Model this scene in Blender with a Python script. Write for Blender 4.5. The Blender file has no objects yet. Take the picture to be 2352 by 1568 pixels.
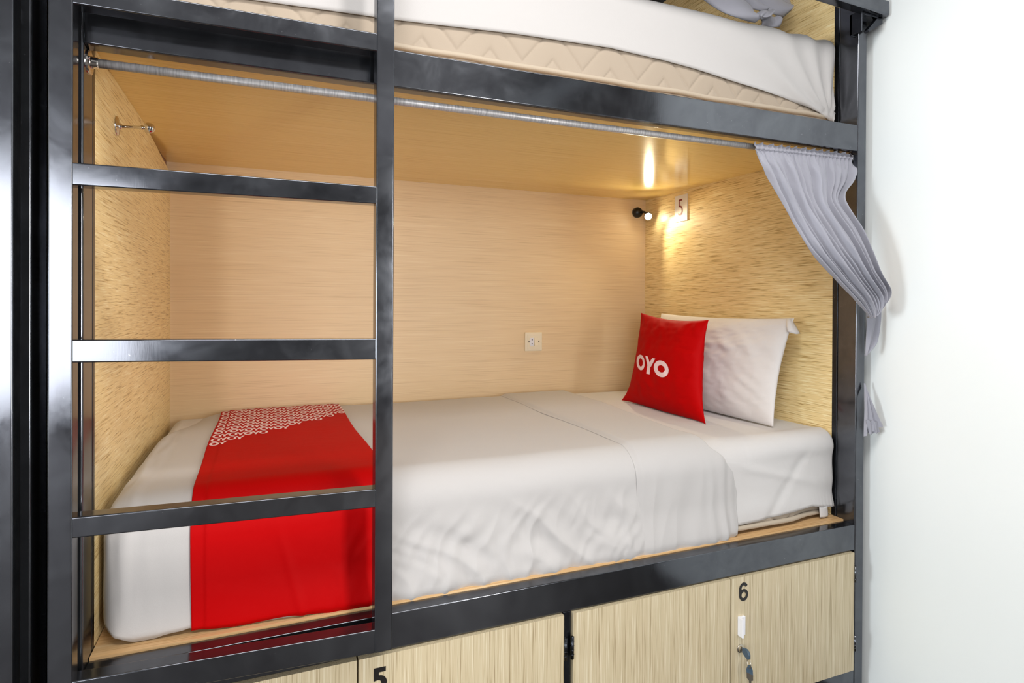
import bpy, math, random
from mathutils import Vector, Matrix, noise
random.seed(7)
S = bpy.context.scene
COL = S.collection
PI = math.pi
H = 1.30                      # camera height above the floor; all shape heights below are relative to the camera

# ------------------------------------------------------------------ camera
F_PX, CX, CY = 1372.36, 1159.13, 698.45
YAW, PITCH, ROLL = math.radians(22.0271), math.radians(0.2536), math.radians(0.2704)
fwd = Vector((math.sin(YAW)*math.cos(PITCH), math.cos(YAW)*math.cos(PITCH), -math.sin(PITCH)))
_rt = Vector((math.cos(YAW), -math.sin(YAW), 0)); _up = _rt.cross(fwd)
RT = _rt*math.cos(ROLL) + _up*math.sin(ROLL)
UP = -_rt*math.sin(ROLL) + _up*math.cos(ROLL)
cam_d = bpy.data.cameras.new('camera'); cam = bpy.data.objects.new('camera', cam_d); COL.objects.link(cam)
cam_d.sensor_width = 36; cam_d.lens = F_PX/2352*36
cam_d.shift_x = (1176-CX)/2352
cam_d.shift_y = (CY-784)/2352
cam_d.clip_start = 0.02
M = Matrix((RT, UP, -fwd)).transposed().to_4x4(); M.translation = Vector((0, 0, H))
cam.matrix_world = M
S.camera = cam

# ------------------------------------------------------------------ world, lights, exposure
S.view_settings.view_transform = 'Standard'; S.view_settings.look = 'None'
S.cycles.caustics_reflective = False; S.cycles.sample_clamp_indirect = 6
S.view_settings.gamma = 1; S.view_settings.exposure = 0.82
w = bpy.data.worlds.new('world'); S.world = w; w.use_nodes = True
w.node_tree.nodes['Background'].inputs[0].default_value = (0.85, 0.92, 1, 1)
w.node_tree.nodes['Background'].inputs[1].default_value = 0.6

def area(name, loc, target, sx, sy, power, col):
    d = bpy.data.lights.new(name, 'AREA'); d.shape = 'RECTANGLE'; d.size = sx; d.size_y = sy
    d.energy = power; d.color = col
    o = bpy.data.objects.new(name, d); COL.objects.link(o)
    o.location = (loc[0], loc[1], loc[2]+H)
    v = Vector(target)-Vector(loc)
    o.rotation_euler = v.to_track_quat('-Z', 'Y').to_euler()
    return o
area('window_light_left', (-2.95, 0.95, -0.25), (1.8, 1.0, -0.35), 0.8, 0.9, 44, (0.88, 0.96, 1.0))
area('window_light_rear', (-2.1, -4.54, 0.1), (0.3, 1.9, 0.0), 1.75, 2.3, 68, (0.98, 0.98, 1.0))
area('fill_light_right', (1.745, -2.6, 0.0), (0, -2.6, 0.0), 1.5, 1.8, 150, (1.0, 0.97, 0.93))  # added fill for the left panel and niche, no known window there
area('fill_light_overhead', (0.4, 0.25, 1.42), (0.4, 0.4, -1), 1.6, 0.7, 27, (1.0, 0.98, 0.95))  # added fill for the top of the bedding, no known lamp overhead

# ------------------------------------------------------------------ helpers
def tag(o, label=None, cat=None, group=None, kind=None):
    if label: o['label'] = label
    if cat: o['category'] = cat
    if group: o['group'] = group
    if kind: o['kind'] = kind
    return o
ROOT = {}
def thing(name, label, cat, loc, group=None):
    o = bpy.data.objects.new(name, None); COL.objects.link(o)
    o.location = (loc[0], loc[1], loc[2]+H); o.empty_display_size = .05
    ROOT[o.name] = Vector(o.location)
    return tag(o, label, cat, group)
class MB:
    def __init__(s): s.v = []; s.f = []
    def add(s, vs, fs):
        n = len(s.v); s.v += [Vector(p) for p in vs]; s.f += [tuple(i+n for i in f) for f in fs]; return s
    def box(s, x0, x1, y0, y1, z0, z1, dz=0):
        # dz lifts the x0 end
        vs = [(x, y, z + (dz if x == x0 else 0)) for x in (x0, x1) for y in (y0, y1) for z in (z0, z1)]
        return s.add(vs, [(0,1,3,2),(4,6,7,5),(0,4,5,1),(2,3,7,6),(0,2,6,4),(1,5,7,3)])
    def prism(s, pts, axis, a0, a1):
        n = len(pts); vs = []
        for a in (a0, a1):
            for p in pts:
                vs.append({'x': (a, p[0], p[1]), 'y': (p[0], a, p[1]), 'z': (p[0], p[1], a)}[axis])
        fs = [tuple(range(n))[::-1], tuple(range(n, 2*n))] + [(i, (i+1) % n, (i+1) % n+n, i+n) for i in range(n)]
        return s.add(vs, fs)
    def tube(s, pts, r, seg=16, cap=True):
        pts = [Vector(p) for p in pts]; n = len(pts)
        rr = r if hasattr(r, '__len__') else [r]*n
        ref = None; vs = []; fs = []
        for i, p in enumerate(pts):
            t = (pts[min(i+1, n-1)]-pts[max(i-1, 0)]).normalized()
            if ref is None:
                ref = t.orthogonal().normalized()
            ref = (ref - t*ref.dot(t)).normalized(); b = t.cross(ref)
            for k in range(seg):
                a = 2*PI*k/seg; vs.append(p + (ref*math.cos(a)+b*math.sin(a))*rr[i])
        for i in range(n-1):
            for k in range(seg):
                fs.append((i*seg+k, i*seg+(k+1) % seg, (i+1)*seg+(k+1) % seg, (i+1)*seg+k))
        if cap: fs += [tuple(range(seg))[::-1], tuple(range((n-1)*seg, n*seg))]
        return s.add(vs, fs)
    def lathe(s, c, axis, prof, seg=24):
        c = Vector(c); ax = Vector(axis).normalized(); a = ax.orthogonal().normalized(); b = ax.cross(a)
        vs = []; fs = []
        for (h, r) in prof:
            for k in range(seg):
                t = 2*PI*k/seg; vs.append(c+ax*h+(a*math.cos(t)+b*math.sin(t))*max(r, 1e-5))
        for i in range(len(prof)-1):
            for k in range(seg):
                fs.append((i*seg+k, i*seg+(k+1) % seg, (i+1)*seg+(k+1) % seg, (i+1)*seg+k))
        fs += [tuple(range(seg))[::-1], tuple(range((len(prof)-1)*seg, len(prof)*seg))]
        return s.add(vs, fs)
    def grid(s, fn, nu, nv, cols=None):
        vs = [fn(i/nu, j/nv) for j in range(nv+1) for i in range(nu+1)]
        fs = [(j*(nu+1)+i, j*(nu+1)+i+1, (j+1)*(nu+1)+i+1, (j+1)*(nu+1)+i) for j in range(nv) for i in range(nu)]
        return s.add(vs, fs)
    def build(s, name, mat, parent=None, smooth=False, bevel=0, solid=0, off=0, label=None, sub=0):
        me = bpy.data.meshes.new(name)
        vs = [Vector((p[0], p[1], p[2]+H)) for p in s.v]
        if parent is not None: org = ROOT[parent.name]
        else:
            lo = [min(p[i] for p in vs) for i in range(3)]; hi = [max(p[i] for p in vs) for i in range(3)]
            org = Vector(((lo[0]+hi[0])/2, (lo[1]+hi[1])/2, lo[2]))
        me.from_pydata([p-org for p in vs], [], s.f); me.update()
        me.materials.append(mat)
        o = bpy.data.objects.new(name, me); COL.objects.link(o)
        if parent is not None: o.parent = parent
        else: o.location = org
        ROOT[o.name] = org
        import bmesh
        bm = bmesh.new(); bm.from_mesh(me); bmesh.ops.recalc_face_normals(bm, faces=bm.faces); bm.to_mesh(me); bm.free()
        if smooth: me.polygons.foreach_set('use_smooth', [True]*len(me.polygons))
        if solid:
            m = o.modifiers.new('solid', 'SOLIDIFY'); m.thickness = solid; m.offset = off
        if bevel:
            m = o.modifiers.new('bevel', 'BEVEL'); m.width = bevel; m.segments = 3; m.limit_method = 'ANGLE'
            m.harden_normals = False
            me.polygons.foreach_set('use_smooth', [True]*len(me.polygons))
            m2 = o.modifiers.new('wn', 'WEIGHTED_NORMAL'); m2.keep_sharp = True
        if sub:
            m = o.modifiers.new('sub', 'SUBSURF'); m.levels = sub; m.render_levels = sub
        if label: o['label'] = label
        return o
def at(u, v, Y):              # pixel of the 2352 x 1568 photograph -> point on the vertical plane y = Y
    d = fwd + RT*(u-CX)/F_PX - UP*(v-CY)/F_PX
    return d*(Y/d.y)
def atx(u, v, X):
    d = fwd + RT*(u-CX)/F_PX - UP*(v-CY)/F_PX
    return d*(X/d.x)
def sm(a, b, x):
    t = max(0, min(1, (x-a)/(b-a))); return t*t*(3-2*t)
def lerp(a, b, t): return a+(b-a)*t
def interp(tab, x):
    if x <= tab[0][0]: return tab[0][1]
    for (a, p), (b, q) in zip(tab, tab[1:]):
        if x <= b: return lerp(p, q, (x-a)/(b-a))
    return tab[-1][1]
def crom(P, t):               # catmull-rom through a list of Vectors, t in 0..1
    n = len(P)-1; x = min(max(t, 0), 1)*n; i = min(int(x), n-1); f = x-i
    p0, p1, p2, p3 = P[max(i-1, 0)], P[i], P[i+1], P[min(i+2, n)]
    return 0.5*((2*p1)+(p2-p0)*f+(2*p0-5*p1+4*p2-p3)*f*f+(3*p1-p0-3*p2+p3)*f*f*f)

# ------------------------------------------------------------------ materials
def lin(c): return tuple((x/255/12.92 if x/255 <= .04045 else ((x/255+.055)/1.055)**2.4) for x in c)
class NT:
    def __init__(s, name):
        s.m = bpy.data.materials.new(name); s.m.use_nodes = True; s.t = s.m.node_tree
        s.b = s.t.nodes['Principled BSDF']
    def n(s, typ, **k):
        x = s.t.nodes.new(typ)
        for a, b in k.items(): setattr(x, a, b)
        return x
    def l(s, a, b): s.t.links.new(a, b)
    def coord(s, scale, rot=(0,0,0), kind='Object'):
        tc = s.n('ShaderNodeTexCoord'); mp = s.n('ShaderNodeMapping')
        mp.inputs['Scale'].default_value = scale; mp.inputs['Rotation'].default_value = rot
        s.l(tc.outputs[kind], mp.inputs[0]); return mp.outputs[0]
    def noise(s, vec, scale=1, detail=3, rough=.5, dist=0):
        x = s.n('ShaderNodeTexNoise'); x.inputs['Scale'].default_value = scale; x.inputs['Detail'].default_value = detail
        x.inputs['Roughness'].default_value = rough; x.inputs['Distortion'].default_value = dist
        s.l(vec, x.inputs['Vector']); return x.outputs[0]
    def ramp(s, fac, stops):
        x = s.n('ShaderNodeValToRGB'); e = x.color_ramp.elements
        while len(e) < len(stops): e.new(.5)
        for q, (p, c) in zip(e, stops): q.position = p; q.color = (*c, 1) if len(c) == 3 else c
        s.l(fac, x.inputs[0]); return x.outputs[0]
    def mix(s, fac, a, b, mode='MIX'):
        x = s.n('ShaderNodeMix', data_type='RGBA', blend_type=mode)
        for i, q in ((0, fac), (6, a), (7, b)):
            if hasattr(q, 'links') or hasattr(q, 'is_linked'): s.l(q, x.inputs[i])
            else: x.inputs[i].default_value = q if i == 0 else (*q, 1)
        return x.outputs[2]
    def bump(s, h, strength, dist=.001):
        x = s.n('ShaderNodeBump'); x.inputs['Strength'].default_value = strength; x.inputs['Distance'].default_value = dist
        s.l(h, x.inputs['Height']); s.l(x.outputs[0], s.b.inputs['Normal']); return x
    def set(s, **k):
        for a, b in k.items():
            i = s.b.inputs[a.replace('_', ' ')]
            i.default_value = (*b, 1) if isinstance(b, tuple) and len(b) == 3 else b
        return s
def plain(name, c, rough=.5, metal=0, **k):
    t = NT(name); t.set(Base_Color=lin(c), Roughness=rough, Metallic=metal, **k); return t.m
def wood(name, axis, dark, mid, light, along=3.0, across=150, rough=.35, contrast=.16, spec=.4):
    t = NT(name)
    def sc(al, ac):
        v = [ac, ac, ac]; v['xyz'.index(axis)] = al; return tuple(v)
    a = t.noise(t.coord(sc(along, across)), 1, 2, .6)
    b = t.noise(t.coord(sc(along*2.7, across*2.3)), 1, 1, .5)
    c = t.noise(t.coord(sc(along*.35, across*.12)), 1, 2, .5)
    m1 = t.n('ShaderNodeMath', operation='MULTIPLY_ADD'); t.l(b, m1.inputs[0]); m1.inputs[1].default_value = .45; t.l(a, m1.inputs[2])
    m2 = t.n('ShaderNodeMath', operation='MULTIPLY_ADD'); t.l(c, m2.inputs[0]); m2.inputs[1].default_value = .09; t.l(m1.outputs[0], m2.inputs[2])
    k = contrast
    col = t.ramp(m2.outputs[0], [(.77-k*1.5, lin(dark)), (.77-k*.3, lin(mid)), (.77+k*.4, lin(mid)), (.77+k*1.3, lin(light))])
    t.l(col, t.b.inputs['Base Color']); t.set(Roughness=rough); t.b.inputs['Specular IOR Level'].default_value = spec
    t.bump(m2.outputs[0], .10, .0006)
    return t.m
def steel(name, base=(92, 94, 100), rough=.13):
    t = NT(name)
    n = t.noise(t.coord((9, 9, 9)), 1, 5, .65, .6)
    n2 = t.noise(t.coord((300, 300, 40)), 1, 2, .6)
    sc = t.noise(t.coord((90, 40, 60)), 1, 3, .7, 1.5)
    sp = t.noise(t.coord((330, 330, 330)), 1, 0, .5)
    c1 = t.ramp(n, [(.35, lin(base)), (.66, lin(tuple(int(x*1.14+2) for x in base)))])
    c1 = t.mix(t.ramp(sc, [(.62, (0, 0, 0)), (.75, (.25, .25, .25))]), c1, lin((112, 116, 124)))
    c2 = t.mix(t.ramp(sp, [(.87, (0, 0, 0)), (.90, (.8, .8, .8))]), c1, lin((170, 172, 178)))
    t.l(c2, t.b.inputs['Base Color']); t.b.inputs['Metallic'].default_value = .93
    r = t.ramp(n, [(.3, (rough*.7,)*3), (.7, (rough*1.5,)*3)]); t.l(r, t.b.inputs['Roughness'])
    t.bump(n2, .05, .0003)
    return t.m
def cloth(name, c, rough=.85, weave=.25, wr=.0, wsc=(14, 14, 14), sheen=.15, spec=.25):
    t = NT(name); t.set(Base_Color=lin(c), Roughness=rough)
    t.b.inputs['Sheen Weight'].default_value = sheen
    t.b.inputs['Specular IOR Level'].default_value = spec
    a = t.noise(t.coord((700, 700, 700)), 1, 1, .5)
    if wr:
        b = t.noise(t.coord(wsc), 1, 4, .55, 1.2)
        m = t.n('ShaderNodeMath', operation='MULTIPLY_ADD'); t.l(b, m.inputs[0]); m.inputs[1].default_value = wr/.0004
        mm = t.n('ShaderNodeMath', operation='MULTIPLY'); t.l(a, mm.inputs[0]); mm.inputs[1].default_value = weave
        t.l(mm.outputs[0], m.inputs[2]); t.bump(m.outputs[0], 1, .0004)
    else: t.bump(a, weave, .0004)
    return t.m
MT = dict(
    steel=steel('black_steel'), steel_d=steel('dark_steel', (56, 58, 64), .2),
    w_back=wood('wood_back', 'x', (208, 178, 138), (233, 206, 166), (240, 218, 182), 3.0, 420, .42, .20),
    w_side=wood('wood_side', 'y', (176, 142, 84), (236, 210, 154), (248, 232, 188), 9.0, 300, .36, .15),
    w_ceil=wood('wood_ceiling', 'x', (208, 166, 94), (240, 207, 130), (246, 218, 150), 2.6, 300, .13, .20),
    w_deck=wood('wood_deck', 'x', (186, 140, 90), (216, 176, 126), (230, 196, 150), 2.5, 240, .3, .16),
    w_door=wood('wood_door', 'z', (156, 138, 106), (197, 182, 151), (214, 203, 176), 5.0, 330, .38, .17),
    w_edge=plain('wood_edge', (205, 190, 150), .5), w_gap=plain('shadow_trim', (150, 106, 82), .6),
    white=cloth('white_cotton', (184, 181, 180), .8, .25, .0006, (9, 14, 9)),
    pillowc=cloth('pillow_cotton', (214, 210, 209), .8, .25, .0014, (16, 22, 12)),
    white2=cloth('white_sheet', (200, 197, 196), .8, .25, .0014, (16, 22, 12)),
    quilt=cloth('cream_quilt', (164, 150, 134), .8, .3), piping=cloth('cream_piping', (176, 162, 144), .8, .6),
    red=cloth('red_satin', (178, 1, 4), .6, .2, .0009, (12, 16, 9), 0, .07),
    grey=cloth('grey_curtain', (150, 150, 160), .75, .3, .0004, (30, 30, 30)),
    chrome=plain('chrome', (215, 210, 205), .08, 1), galv=None,
    black=plain('black_plastic', (18, 20, 22), .35), wplastic=plain('white_plastic', (232, 232, 238), .3),
    cream=plain('cream_plastic', (238, 226, 200), .4), hole=plain('hole', (15, 12, 10), .8),
    sign=plain('sign_white', (226, 222, 222), .4), dred=plain('dark_red_ink', (120, 6, 16), .4),
    ink=plain('black_ink', (22, 18, 18), .35), pink=plain('logo_pink', (238, 212, 218), .7),
    bluekey=plain('key_plastic', (66, 84, 100), .3), brass=plain('nickel', (200, 192, 178), .25, 1),
)
def galv():
    t = NT('galvanised'); n = t.noise(t.coord((300, 30, 30)), 1, 3, .6)
    t.l(t.ramp(n, [(.3, lin((150, 148, 150))), (.7, lin((205, 202, 202)))]), t.b.inputs['Base Color'])
    t.set(Metallic=.35, Roughness=.38); t.bump(n, .15, .0003); return t.m
MT['galv'] = galv()
def wallmat():
    t = NT('wall_paint'); a = t.noise(t.coord((25, 25, 25)), 1, 4, .6); b = t.noise(t.coord((1.2, 1.2, 1.2)), 1, 2, .5)
    t.l(t.ramp(b, [(.3, lin((232, 236, 236))), (.7, lin((238, 242, 242)))]), t.b.inputs['Base Color'])
    t.set(Roughness=.6); t.bump(a, .12, .002); return t.m
MT['wall'] = wallmat()

# ------------------------------------------------------------------ measured planes
YF, YP, YB = 1.3257, 1.412, 2.448
XL, XR = -0.3104, 1.7296
YR = 1.365                    # rear of the front rails
ZA, ZB, ZC, ZD = .4775, .559, -.7767, -.6969
ZCEIL, ZDECK = .497, -.6925
XW = 1.80                     # right wall

# ------------------------------------------------------------------ room shell
def struct(name, bx, mat):
    o = MB().box(*bx).build(name, mat); o['kind'] = 'structure'; return o
FL = -1.30; CE = 1.45
struct('floor', (-3.1, 1.9, -4.7, 2.6, FL-.1, FL), plain('floor_tile', (52, 46, 42), .6))
struct('ceiling', (-3.1, 1.9, -4.7, 2.6, CE, CE+.1), plain('ceiling_paint', (96, 96, 98), .8))
struct('wall_right', (XW, XW+.1, -4.6, 2.5, FL, CE), MT['wall'])
struct('wall_back', (-3.0, XW, 2.5, 2.6, FL, CE), MT['wall'])
def wall_with_hole(name, fixed, a0, a1, h, axis):
    m = MB(); (p0, p1, z0, z1) = h; c0, c1 = fixed
    for (q0, q1, y0, y1) in ((a0, p0, FL, CE), (p1, a1, FL, CE), (p0, p1, FL, z0), (p0, p1, z1, CE)):
        if axis == 'y': m.box(q0, q1, c0, c1, y0, y1)
        else: m.box(c0, c1, q0, q1, y0, y1)
    o = m.build(name, MT['wall']); o['kind'] = 'structure'
wall_with_hole('wall_left', (-3.1, -3.0), -4.6, 2.5, (.5, 1.3, -.75, .25), 'x')
wall_with_hole('wall_front', (-4.7, -4.6), -3.0, XW, (-2.98, -1.2, -.95, 1.15), 'y')
bpy.data.objects['wall_front'].data.materials[0] = plain('charcoal_paint', (30, 30, 33), .6)
for nm, bxs in (('fill_light_frame', [(1.75, XW-.001, -3.45, -3.4, -.95, .95), (1.75, XW-.001, -1.8, -1.75, -.95, .95), (1.75, XW-.001, -3.4, -1.8, -.95, -.9), (1.75, XW-.001, -3.4, -1.8, .9, .95)]),  # first entry: made-up frame around the added right fill, on solid wall
                ('window_1', [(-3.08, -3.02, .5, .54, -.75, .25), (-3.08, -3.02, 1.26, 1.3, -.75, .25), (-3.08, -3.02, .54, 1.26, -.75, -.71), (-3.08, -3.02, .54, 1.26, .21, .25)]),
                ('window_2', [(-2.98, -2.93, -4.68, -4.62, -.95, 1.15), (-1.25, -1.2, -4.68, -4.62, -.95, 1.15), (-2.93, -1.25, -4.68, -4.62, -.95, -.9), (-2.93, -1.25, -4.68, -4.62, 1.1, 1.15)])):
    m = MB()
    for b in bxs: m.box(*b)
    m.build(nm, MT['wplastic'])['kind'] = 'structure'
dr = MB().box(1.76, XW-.002, -.9, .2, FL, 1.3).build('dark_reflection_slab', plain('dark_slab', (38, 30, 26), .45)); dr['kind'] = 'structure'  # unseen dark slab added so the steel rails reflect something dark

# ------------------------------------------------------------------ bunk bed
bunk = thing('bunk_bed', 'black steel bunk bed with veneered plywood sleeping niches, standing against the white wall', 'bunk bed', (.71, 1.9, FL))
def bunk_posts(par, xl, xr):
    for x0, x1 in ((xl-.05, xl), (xr, xr+.0385)):
        MB().box(x0, x1, YF, 1.393, FL, 1.42).build('post', MT['steel'], par, bevel=.004)
        MB().box(x0, x1, 1.3935, 1.4118, FL, 1.42).build('angle_bar', MT['steel_d'], par, bevel=.002)
        a = -.02 if x0 < 0 else .02
        MB().box(x0+a, x1+a, 2.41, 2.46, FL, 1.42).build('post', MT['steel'], par, bevel=.004)
bunk_posts(bunk, XL, XR)
for z0, z1 in ((ZA, ZB), (ZC, ZD), (-1.229, -1.151), (1.34, 1.42)):
    MB().box(XL, XR, YF+.0004, YR, z0, z1).build('front_rail', MT['steel'], bunk, bevel=.0025)
MB().box(.6987, .7208, YF+.001, 1.36, -1.151, ZC).build('divider_post', MT['steel_d'], bunk, bevel=.002)
MB().box(XL-.02, XR, YB, YB+.012, ZDECK-.02, ZCEIL+.01).build('back_panel', MT['w_back'], bunk)
MB().box(XL, XR, YB, YB+.012, ZCEIL+.02, 1.4).build('back_panel', MT['w_back'], bunk)
# left side panel, its top edge cut away towards the back
MB().prism([(YP, ZDECK), (YB, ZDECK), (YB, .456), (1.95, .4965), (YP, .4968)], 'x', XL-.012, XL).build('side_panel', MT['w_side'], bunk)
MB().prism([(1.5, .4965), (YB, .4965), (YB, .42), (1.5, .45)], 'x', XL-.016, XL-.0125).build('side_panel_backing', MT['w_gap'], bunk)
MB().box(XL-.012, XL, YP, YB, ZB, 1.4).build('side_panel', MT['w_side'], bunk)
MB().box(XR, XR+.012, YP, YB, ZDECK, ZCEIL).build('side_panel', MT['w_side'], bunk)
MB().box(XR, XR+.012, YP, YB, ZB, 1.4).build('side_panel', MT['w_side'], bunk)
MB().box(XL-.012, XR+.012, YR+.0005, YB, ZCEIL, ZCEIL+.012).build('niche_ceiling_panel', MT['w_ceil'], bunk)
MB().box(XL, XR, YR+.0005, YB, .545, .556).build('upper_deck', MT['w_deck'], bunk)
MB().box(XL+.001, XR-.001, YR+.0005, YB, ZDECK-.015, ZDECK).build('lower_deck', MT['w_deck'], bunk)
# guard rail in front of the upper berth, bolted to the right post through a bracket
gr = MB().box(.32, 1.792, 1.268, 1.305, .887, .934, dz=.05).build('guard_rail', MT['steel'], bunk, bevel=.006)
br = MB()
br.box(1.690, 1.694, 1.285, YF, .83, .895); br.prism([(1.690, .895), (1.722, .895), (1.722, .842), (1.712, .828), (1.690, .828)], 'y', 1.318, 1.3255)
br.prism([(1.716, .838), (1.722, .832), (1.782, .868), (1.782, .89), (1.765, .888)], 'y', 1.285, 1.3)
br.box(1.694, 1.78, 1.285, 1.318, .882, .888)
br.build('bracket', MT['steel_d'], gr, bevel=.001)
MB().lathe((1.708, 1.318, .852), (0, -1, 0), [(0, .009), (.002, .009), (.002, .0065), (.007, .0065), (.009, .004)], 8).build('bolt', MT['chrome'], gr, smooth=False)

# ------------------------------------------------------------------ ladder
YL = 1.262
lad = thing('bunk_ladder', 'black square tube ladder fixed in front of the bunk with the numbered niche', 'ladder', (-.05, 1.28, -.741))
def ladder(par, xa, xb, xc, xd, rungs, z0, z1):
    for a, b in ((xa, xb), (xc, xd)):
        MB().box(a, b, YL, YL+.037, z0, z1).build('rail', MT['steel'], par, bevel=.003)
    for i, (tl, tr, bl, br_) in enumerate(rungs):
        m = MB(); vs = []
        for x, t, b in ((xb-.002, tl, bl), (xc+.002, tr, br_)):
            for y in (YL+.0012, YL+.036):
                vs += [(x, y, b), (x, y, t)]
        m.add(vs, [(0,1,3,2),(4,6,7,5),(0,4,5,1),(2,3,7,6),(0,2,6,4),(1,5,7,3)])
        m.build('rung', MT['steel'], par, bevel=.0025)
    for a in (xa+.008, xc+.008):
        for z in (.51, -.70):
            MB().box(a, a+.02, YL+.036, YF+.001, z-.012, z+.012).build('mounting_tab', MT['steel_d'], par)
ladder(lad, -.3480, -.3112, .2195, .2570,
       [(.5585, .5608, .5215, .5235), (.2419, .2405, .2021, .2041), (-.0708, -.0794, -.1115, -.1232),
        (-.3853, -.3955, -.4222, -.4337), (-.676, -.6918, -.722, -.7410)], -.741, 1.44)

# ------------------------------------------------------------------ neighbouring bunk at the left edge
nb = thing('bunk_bed', 'neighbouring black steel bunk bed cut off by the left edge', 'bunk bed', (-1.4, 1.9, FL))
for x0, x1 in ((-.439, -.389), (-2.50, -2.45)):
    MB().box(x0, x1, YF, 1.411, FL, 1.42).build('post', MT['steel'], nb, bevel=.004)
    MB().box(x0, x1, 2.41, 2.46, FL, 1.42).build('post', MT['steel'], nb, bevel=.004)
for z0, z1 in ((ZA, ZB), (ZC, ZD), (-1.229, -1.151), (1.34, 1.42)):
    MB().box(-2.45, -.439, YF+.0004, YR, z0, z1).build('front_rail', MT['steel'], nb, bevel=.0025)
MB().box(-2.45, -.439, YB, YB+.012, -1.2, 1.4).build('back_panel', MT['w_back'], nb)
for z in (ZDECK, ZCEIL+.03): MB().box(-2.45, -.439, YR+.0005, YB, z-.015, z).build('deck', MT['w_deck'], nb)
MB().box(-.439, -.427, YP, YB, -1.2, 1.4).build('side_panel', MT['w_side'], nb)
lad2 = thing('bunk_ladder', 'grey steel ladder rail at the very left edge, on the neighbouring bunk', 'ladder', (-.7, 1.28, -.741))
ladder(lad2, -.965, -.928, -.433, -.396, [(.56, .56, .52, .52), (.24, .24, .20, .20), (-.075, -.075, -.115, -.115), (-.39, -.39, -.43, -.43), (-.69, -.69, -.74, -.74)], -.741, 1.44)
# dark sheet added between the two bunks, standing in for the gap's shade
MB().box(-.385, -.373, 1.43, 2.44, -1.2, 1.4).build('gap_shade_sheet', MT['steel_d'], nb)

# ------------------------------------------------------------------ text
def glyph(ch, bold=0.0, font_sx=1.0):
    c = bpy.data.curves.new('g', 'FONT'); c.body = ch; c.size = 1; c.offset = bold; c.resolution_u = 8
    o = bpy.data.objects.new('g', c); COL.objects.link(o)
    dg = bpy.context.evaluated_depsgraph_get(); me = o.evaluated_get(dg).to_mesh()
    vs = [v.co.copy() for v in me.vertices]; fs = [tuple(p.vertices) for p in me.polygons]
    o.evaluated_get(dg).to_mesh_clear(); bpy.data.objects.remove(o)
    x0 = min(v.x for v in vs); x1 = max(v.x for v in vs); y0 = min(v.y for v in vs); y1 = max(v.y for v in vs)
    return [((v.x-x0)/(x1-x0), (v.y-y0)/(y1-y0)) for v in vs], fs
def place_glyph(ch, bold, fn, name, mat, par):
    g, fs = glyph(ch, bold); n = len(g)
    m = MB(); m.add([fn(a, b, 0) for a, b in g], fs)
    # rim and back skin give the sticker its thickness
    edges = {}
    for f in fs:
        for i in range(len(f)):
            e = (f[i], f[(i+1) % len(f)])
            if (e[1], e[0]) in edges: del edges[(e[1], e[0])]
            else: edges[e] = 1
    k = len(m.v); m.v += [Vector(fn(a, b, 1)) for a, b in g]
    m.f += [tuple(reversed([i+k for i in f])) for f in fs]
    m.f += [(e[1], e[0], e[0]+k, e[1]+k) for e in edges]
    return m.build(name, mat, par)

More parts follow.
